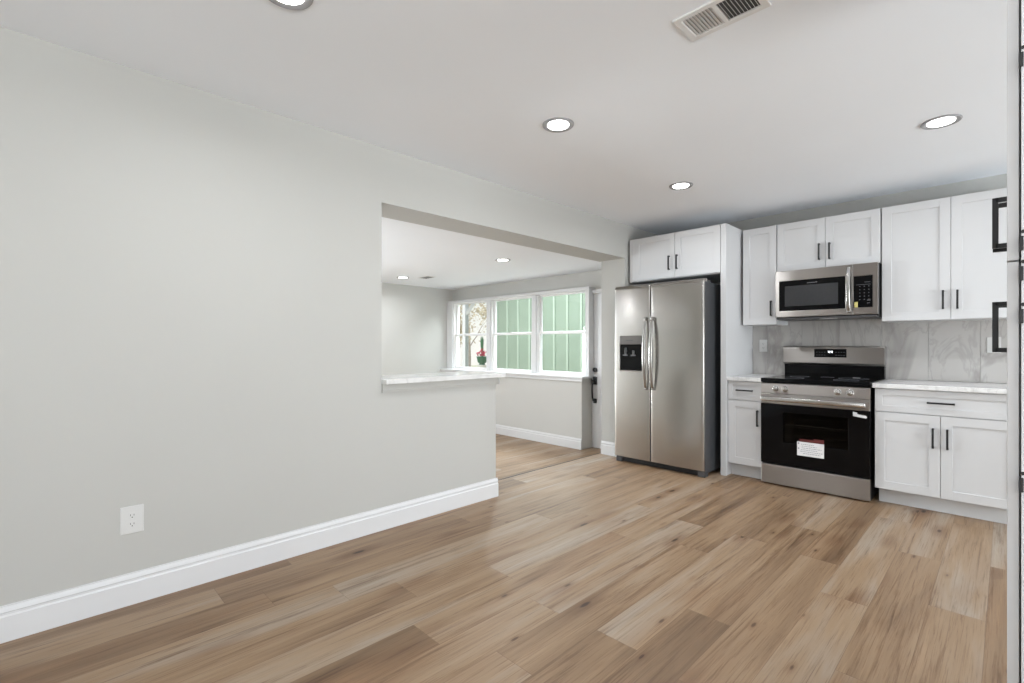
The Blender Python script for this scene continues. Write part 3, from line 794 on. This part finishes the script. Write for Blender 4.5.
MB().box(WX0 - 0.001, WX1 + 0.001, RY + 0.003, RY + 0.008, WZ0 - 0.001, WZ1 + 0.001).build('window', 'ovenglass', odo)
MB().box(RX0, RX1, RY - 0.002, RY + 0.05, 0.685, 0.768, 0.004).build('top_trim', 'steel', odo)
h = MB(); h.box(RX0 + 0.012, RX1 - 0.022, RY - 0.052, RY - 0.032, 0.708, 0.748, 0.009, 3)
for hx in (RX0 + 0.03, RX1 - 0.04): h.box(hx - 0.012, hx + 0.012, RY - 0.036, RY, 0.713, 0.743, 0.004)
h.build('handle', 'chrome', odo, 0.6)
# warning label hanging on the oven door
lb = MB().box(-1.193, -1.004, RY - 0.0012, RY + 0.0005, 0.283, 0.395).build('warning_label', 'label', odo); lb['label'] = 'white warning label with red heading'
MB().box(-1.176, -1.004, RY - 0.0018, RY - 0.001, 0.397, 0.418).box(-1.075, -1.004, RY - 0.0018, RY - 0.001, 0.418, 0.428).build('label_heading', 'labelred', lb)
lp = MB()
for k, (a, b_) in enumerate(((-1.165, -1.07), (-1.16, -1.05), (-1.16, -1.02), (-1.165, -1.05), (-1.17, -1.015), (-1.15, -1.03))):
    z = 0.374 - k * 0.0145; x = a
    while x < b_:
        l = random.uniform(0.006, 0.018); lp.box(x, min(x + l, b_), RY - 0.0016, RY - 0.001, z, z + 0.0045); x += l + 0.004
lp.box(-1.187, -1.177, RY - 0.0017, RY - 0.001, 0.375, 0.388); lp.box(-1.187, -1.177, RY - 0.0017, RY - 0.001, 0.335, 0.346)
lp.build('label_print', 'print_', lb)
t_ = MB(); t_.prism([(-0.815, 0.640), (-0.815, 0.672), (-0.789, 0.668), (-0.787, 0.656), (-0.735, 0.650), (-0.727, 0.640), (-0.733, 0.629)], RY - 0.0012, RY + 0.0005, 'Y')
tg = t_.build('tag', 'label', odo); tg['label'] = 'small white tag'
# control panel with knobs
cpn = MB().prism([(RY + 0.05, 0.772), (RY + 0.002, 0.772), (RY + 0.010, 0.856), (RY + 0.05, 0.866)], RX0, RX1, 'X', 0.002).build('control_panel', 'steel', rg)
for kx in (-1.353, -1.283, -0.914, -0.834):
    k = MB(); c0 = Vector((kx, RY + 0.006, 0.816)); dv = Vector((0, -1, 0.09)).normalized()
    k.cyl(c0 + dv * -0.002, c0 + dv * 0.006, 0.026, n=28, bev=0.001); k.cyl(c0 + dv * 0.006, c0 + dv * 0.030, 0.0215, 0.0190, n=28, bev=0.003)
    k.box(kx - 0.004, kx + 0.004, RY - 0.031, RY - 0.02, 0.800, 0.838, 0.001)
    k.build('knob', 'chrome', cpn, 0.6)
ct = MB().box(RX0 - 0.001, RX1 + 0.001, RY + 0.001, 4.995, 0.866, 0.899, 0.005).build('cooktop', 'blackgloss', rg)
for (bx, by, br) in ((-1.29, 4.57, 0.105), (-0.89, 4.57, 0.085), (-1.29, 4.84, 0.075), (-0.89, 4.84, 0.105), (-1.09, 4.90, 0.05)):
    MB().lathe([(br, 0), (br, 0.0004), (br - 0.003, 0.0004), (br - 0.003, 0)], (bx, by, 0.899), 48, True).build('burner_ring', 'print_', ct)
MB().box(-0.915, -0.865, 4.935, 4.97, 0.8992, 0.900).build('sticker', 'label', ct)['label'] = 'small white sticker'
bgd = MB(); bgd.prism([(4.985, 0.897), (5.050, 0.897), (5.050, 1.02), (4.985, 1.02)], -1.452, -0.704, 'X', 0.002)
bgo = bgd.build('backguard', 'blackgloss', rg)
up = MB().prism([(4.985, 1.000), (4.962, 1.018), (4.962, 1.155), (4.972, 1.168), (5.050, 1.168), (5.050, 1.000)], -1.458, -0.700, 'X', 0.003).build('console', 'steel', bgo)
MB().box(-1.206, -0.962, 4.9605, 4.966, 1.070, 1.144, 0.002).build('display', 'blackgloss', bgo)
dg = MB(); 
for k in range(2):
    x = -1.098 + k * 0.020
    dg.box(x, x + 0.003, 4.9598, 4.961, 1.113, 1.128); dg.box(x + 0.009, x + 0.012, 4.9598, 4.961, 1.108, 1.128); dg.box(x, x + 0.012, 4.9598, 4.961, 1.117, 1.120)
dg.build('clock_digits', 'digits', bgo)
for k in range(4):
    for r_ in range(2):
        for x0 in (-1.19, -1.045):
            MB().box(x0 + k * 0.020, x0 + 0.012 + k * 0.020, 4.9598, 4.961, 1.088 + r_ * 0.026, 1.091 + r_ * 0.026).build('button', 'printpale', bgo)
for (fx, fy) in ((RX0 + 0.05, 4.5), (RX1 - 0.05, 4.5), (RX0 + 0.05, 5.0), (RX1 - 0.05, 5.0)):
    MB().cyl((fx, fy, 0), (fx, fy, 0.016), 0.018, n=14).build('foot', 'blackdull', rg)

# ------------------------------------------------------------------ outlets
def outlet(loc, face, label, wdt=0.072, hgt=0.118):
    o = thing('outlet', loc, label, 'outlet', 'white wall outlets')
    T = facing(*loc, face)
    MB(T).box(-wdt / 2, wdt / 2, 0.0, 0.006, -hgt / 2, hgt / 2, 0.0025).build('plate', 'plastic', o)
    for s_ in (-1, 1):
        cz = s_ * 0.0195
        pts = [(0.0165 * math.cos(a), cz + max(-0.0135, min(0.0135, 0.0165 * math.sin(a)))) for a in [2 * PI * k / 24 for k in range(24)]]
        rc = MB(T).prism(pts, 0.005, 0.0075, 'Y').build('receptacle', 'plastic', o)
        sl = MB(T); sl.box(-0.0075, -0.0055, 0.0074, 0.0079, cz - 0.002, cz + 0.006); sl.box(0.0055, 0.0075, 0.0074, 0.0079, cz - 0.002, cz + 0.006); sl.cyl((0, 0.0074, cz - 0.008), (0, 0.0079, cz - 0.008), 0.0024, n=10)
        sl.build('slot', 'slot', rc)
    MB(T).cyl((0, 0.0055, 0), (0, 0.0072, 0), 0.003, n=12).build('screw', 'plastic', o)
    return o

outlet((LX1, 0.302, 0.383), '+X', 'white duplex outlet low on the long left wall', 0.086, 0.124)
outlet((-1.665, BY - 0.0095, 1.172), '-Y', 'white outlet on the backsplash left of the range')
outlet((-0.066, BY - 0.0095, 1.178), '-Y', 'white outlet on the backsplash at the right edge, behind the black pull', 0.074, 0.118)

# ------------------------------------------------------------------ ceiling fittings
def can_light():
    o = thing('ceiling_light', (0, 0, 0), '', None)
    MB().lathe([(0.0, 0.002), (0.090, 0.002), (0.090, -0.003), (0.086, -0.008), (0.080, -0.008), (0.066, -0.003), (0.0, -0.003)], n=40).build('trim_ring', 'ring', o, 0.5)
    MB().lathe([(0.0, -0.0035), (0.060, -0.0035), (0.060, -0.006), (0.045, -0.0072), (0.0, -0.0078)], n=40).build('lens', 'lens', o, 0.6)
    return o

proto = can_light(); first = True
cans = [(-1.792, 2.121, CZ, 'round recessed ceiling light nearest the middle of the picture', 1.0), (-1.797, 3.621, CZ, 'small round recessed ceiling light in front of the refrigerator', 1.0),
        (-0.259, 3.634, CZ, 'round recessed ceiling light at right above the range side', 1.0), (-1.795, 0.630, CZ, 'round recessed ceiling light cut by the top edge of the picture', 1.0),
        (-0.259, 2.121, CZ, None, 1.0), (-0.259, 0.630, CZ, None, 1.0),
        (-4.06, 3.82, FC, 'recessed ceiling light in the sunken room, nearer the window wall', 1.7), (-6.12, 3.77, FC, 'far recessed ceiling light in the sunken room beside the opening edge', 1.7), (-4.06, 2.0, FC, None, 1.7), (-6.12, 2.0, FC, None, 1.7)]  # last two: unseen lamps added to brighten the sunken room
for x, y, z, lab, k in cans:
    if lab:
        o = proto if first else copy_tree(proto); first = False
        o.location = (x, y, z); tag(o, lab, 'ceiling light', 'recessed ceiling lights')
        par = o
    else: par = None
    L = area('can_glow', (x, y, z - 0.014) if par is None else (0, 0, -0.014), (0, 0, 0), 0.125, 0.125, CAN_POWER * k, (0.94, 0.97, 1.0), 'DISK', par, 2.9)

# ceiling register: louvers run away from the back wall, two banks tilted apart
v = thing('ceiling_vent', (-0.757, 1.843, CZ), 'white louvred air vent on the ceiling at the top edge', 'vent')
VX0, VX1, VY0, VY1 = -0.907, -0.607, 1.757, 1.932
f = MB()
f.box(VX0, VX1, VY0, VY0 + 0.024, CZ - 0.009, CZ, 0.002); f.box(VX0, VX1, VY1 - 0.024, VY1, CZ - 0.009, CZ, 0.002)
f.box(VX0 + 0.001, VX0 + 0.026, VY0 + 0.022, VY1 - 0.022, CZ - 0.0088, CZ, 0.001); f.box(VX1 - 0.026, VX1 - 0.001, VY0 + 0.022, VY1 - 0.022, CZ - 0.0088, CZ, 0.001)
f.box(-0.764, -0.750, VY0 + 0.022, VY1 - 0.022, CZ - 0.0088, CZ, 0.001)
f.build('frame', 'ventmetal', v)
MB().box(VX0 + 0.02, VX1 - 0.02, VY0 + 0.02, VY1 - 0.02, CZ - 0.0012, CZ - 0.0004).build('duct', 'ventdark', v)
for (a, b_, sgn) in ((VX0 + 0.028, -0.765, 1), (-0.749, VX1 - 0.028, -1)):
    for k in range(9):
        x = a + (b_ - a) * (k + 0.5) / 9
        if sgn > 0: lo, hi = (x + 0.0062, CZ - 0.0082), (x - 0.0052, CZ - 0.0038)    # faces turned to the room
        else: lo, hi = (x + 0.0018, CZ - 0.0082), (x - 0.0018, CZ - 0.0022)          # edge-on, duct shows between
        MB().prism([(lo[0], lo[1]), (lo[0] + 0.0009, lo[1] + 0.0006), (hi[0] + 0.0009, hi[1] + 0.0006), hi], VY0 + 0.022, VY1 - 0.022, 'Y').build('louver', 'ventmetal', v)
v2 = thing('ceiling_vent', (-5.86, 4.01, FC), 'small flat air vent on the sunken room ceiling beside the far light', 'vent')
MB().box(-5.99, -5.73, 3.94, 4.08, FC - 0.006, FC, 0.002).build('frame', 'ventmetal', v2)
q = MB()
for k in range(7): q.box(-5.96, -5.76, 3.957 + k * 0.016, 3.965 + k * 0.016, FC - 0.0072, FC - 0.0055)
q.build('louver', 'ventdark', v2)

# ------------------------------------------------------------------ outside
struct(MB().box(-30, 12, 5.4, 45, FZ - 0.35, FZ - 0.25).build('ground', 'lawn'), 'pale winter lawn outside', 'ground')
struct(MB().box(-9.5, 3, 5.38, 7.02, FZ - 0.25, FZ - 0.05).build('porch_slab', 'concrete'), 'pale concrete walk outside the windows', 'paving')
GY = 7.0; GND = FZ - 0.25
gw = MB().box(-7.85, 1.0, GY, GY + 4.0, GND, 3.1)
gwo = tag(gw.build('outbuilding', 'siding'), 'green board-and-batten building seen through the middle and right windows', 'building')
MB().box(-7.88, -7.76, GY - 0.028, GY + 0.1, GND + 0.005, 3.1, 0.004).build('corner_board', 'siding', gwo)
x = -7.62
while x < 0.9:
    MB().box(x - 0.02, x + 0.02, GY - 0.022, GY + 0.01, GND + 0.01, 3.08, 0.003).build('batten', 'batten', gwo); x += 0.3225
MB().box(-8.0, 1.2, GY - 0.30, GY + 4.3, 3.1, 3.22).build('roof', 'trim', gwo)
# porch post with a diagonal bracket under its beam
pp = thing('porch_post', (-9.93, 8.0, GND), 'white porch post with slanting bracket seen through the left window', 'post')
MB().box(-9.99, -9.87, 7.94, 8.06, GND, 2.62, 0.006).build('post', 'trim', pp)
MB().box(-10.02, -9.84, 7.91, 8.09, GND, GND + 0.2, 0.01).build('plinth', 'trim', pp)
MB().tube([(-9.90, 8.0, 1.98), (-9.28, 8.0, 2.55)], 0.055, n=4).build('bracket', 'trim', pp)
MB().box(-10.6, -8.2, 7.93, 8.07, 2.55, 2.78, 0.006).build('beam', 'trim', pp)
# urn of red blooms on a pale pedestal
ur = thing('flower_urn', (-13.9, 12.0, GND), 'green urn with red blooms on a pale pedestal outside the left window', 'planter')
MB().lathe([(0, 0), (0.22, 0), (0.22, 0.06), (0.15, 0.10), (0.13, 0.70), (0.19, 0.80), (0.19, 0.86), (0, 0.86)], (-13.9, 12.0, GND), 24).build('pedestal', 'concrete', ur, 0.6)
MB().lathe([(0, 0.86), (0.13, 0.86), (0.10, 0.90), (0.17, 0.97), (0.20, 1.12), (0.21, 1.18), (0.18, 1.18), (0, 1.15)], (-13.9, 12.0, GND), 24).build('urn', 'potgreen', ur, 0.6)
bl = MB()
for k in range(60):
    a = random.uniform(0, 2 * PI); r = random.uniform(0, 0.19); z = GND + 1.18 + random.uniform(0, 0.32) * (1 - r / 0.3)
    c0 = (-13.9 + r * math.cos(a), 12 + r * math.sin(a), z)
    bl.lathe([(0, 0.0), (0.03, 0.012), (0.045, 0.03), (0.02, 0.04), (0, 0.032)], c0, 7)
bl.build('blooms', 'red', ur)
sp_ = MB()
for k in range(9):
    a = 2 * PI * k / 9; t = random.uniform(0.02, 0.07)
    sp_.tube([(-13.9, 12.0, GND + 1.15), (-13.9 + t * 0.6 * math.cos(a), 12 + t * 0.6 * math.sin(a), GND + 1.6), (-13.9 + t * math.cos(a), 12 + t * math.sin(a), GND + 1.98 - random.uniform(0, 0.15))], [0.025, 0.02, 0.003], n=5)
sp_.build('spike_leaves', 'leafgreen', ur)


def tree(x, y, H, seed, label, leafmat='leaf', dens=26, spread=0.55):
    rnd = random.Random(seed)
    root = thing('tree', (x, y, GND), label, 'tree', 'trees outside the left window')
    tb = MB(); lf = bmesh.new()
    def leafcluster(p, R):
        for _ in range(dens):
            c = Vector(p) + Vector((rnd.gauss(0, R), rnd.gauss(0, R), rnd.gauss(0, R * 0.7)))
            q = Matrix.Rotation(rnd.uniform(0, 6.3), 3, Vector((rnd.uniform(-1, 1), rnd.uniform(-1, 1), rnd.uniform(-1, 1) + 0.01)).normalized())
            l = rnd.uniform(0.05, 0.10); wd = l * 0.5
            vs4 = [lf.verts.new(c + q @ Vector(t)) for t in ((-l, 0, 0), (0, -wd, 0.01), (l, 0, 0), (0, wd, 0.01))]
            lf.faces.new(vs4)
    def branch(p, d, L, r, lev):
        pts = [p]; rr = [r]; q = Vector(p); dd = d.normalized()
        for k in range(4):
            dd = (dd + Vector((rnd.uniform(-.18, .18), rnd.uniform(-.18, .18), rnd.uniform(-.05, .15)))).normalized()
            q = q + dd * L / 4; pts.append(q.copy()); rr.append(r * (1 - 0.16 * (k + 1)))
        tb.tube(pts, rr, n=7)
        if lev < 3:
            for k in range(3 if lev else 4):
                a = rnd.uniform(0, 2 * PI); nd = (dd + Vector((math.cos(a), math.sin(a), rnd.uniform(0.0, 0.5))) * spread * 1.3).normalized()
                branch(pts[rnd.choice((2, 3, 4))], nd, L * rnd.uniform(0.55, 0.75), rr[-1] * 0.7, lev + 1)
        if lev >= 2: leafcluster(pts[-1], L * 0.35)
    branch(Vector((x, y, GND - 0.05)), Vector((0, 0, 1)), H * 0.42, H * 0.028, 0)
    tb.build('trunk', 'bark', root, 1.0)
    me = bpy.data.meshes.new('crown'); bmesh.ops.translate(lf, verts=lf.verts, vec=(-x, -y, -GND)); lf.to_mesh(me); lf.free(); me.materials.append(M[leafmat])
    o = bpy.data.objects.new('crown', me); COL.objects.link(o); o.parent = root

tree(-17.2, 13.0, 4.2, 3, 'bare-limbed tan tree left of the white porch post')
tree(-17.5, 15.5, 4.6, 5, 'tan leafed tree right of the white porch post')
tree(-27.0, 22.0, 7.0, 8, 'far tan tree behind the urn', dens=18)
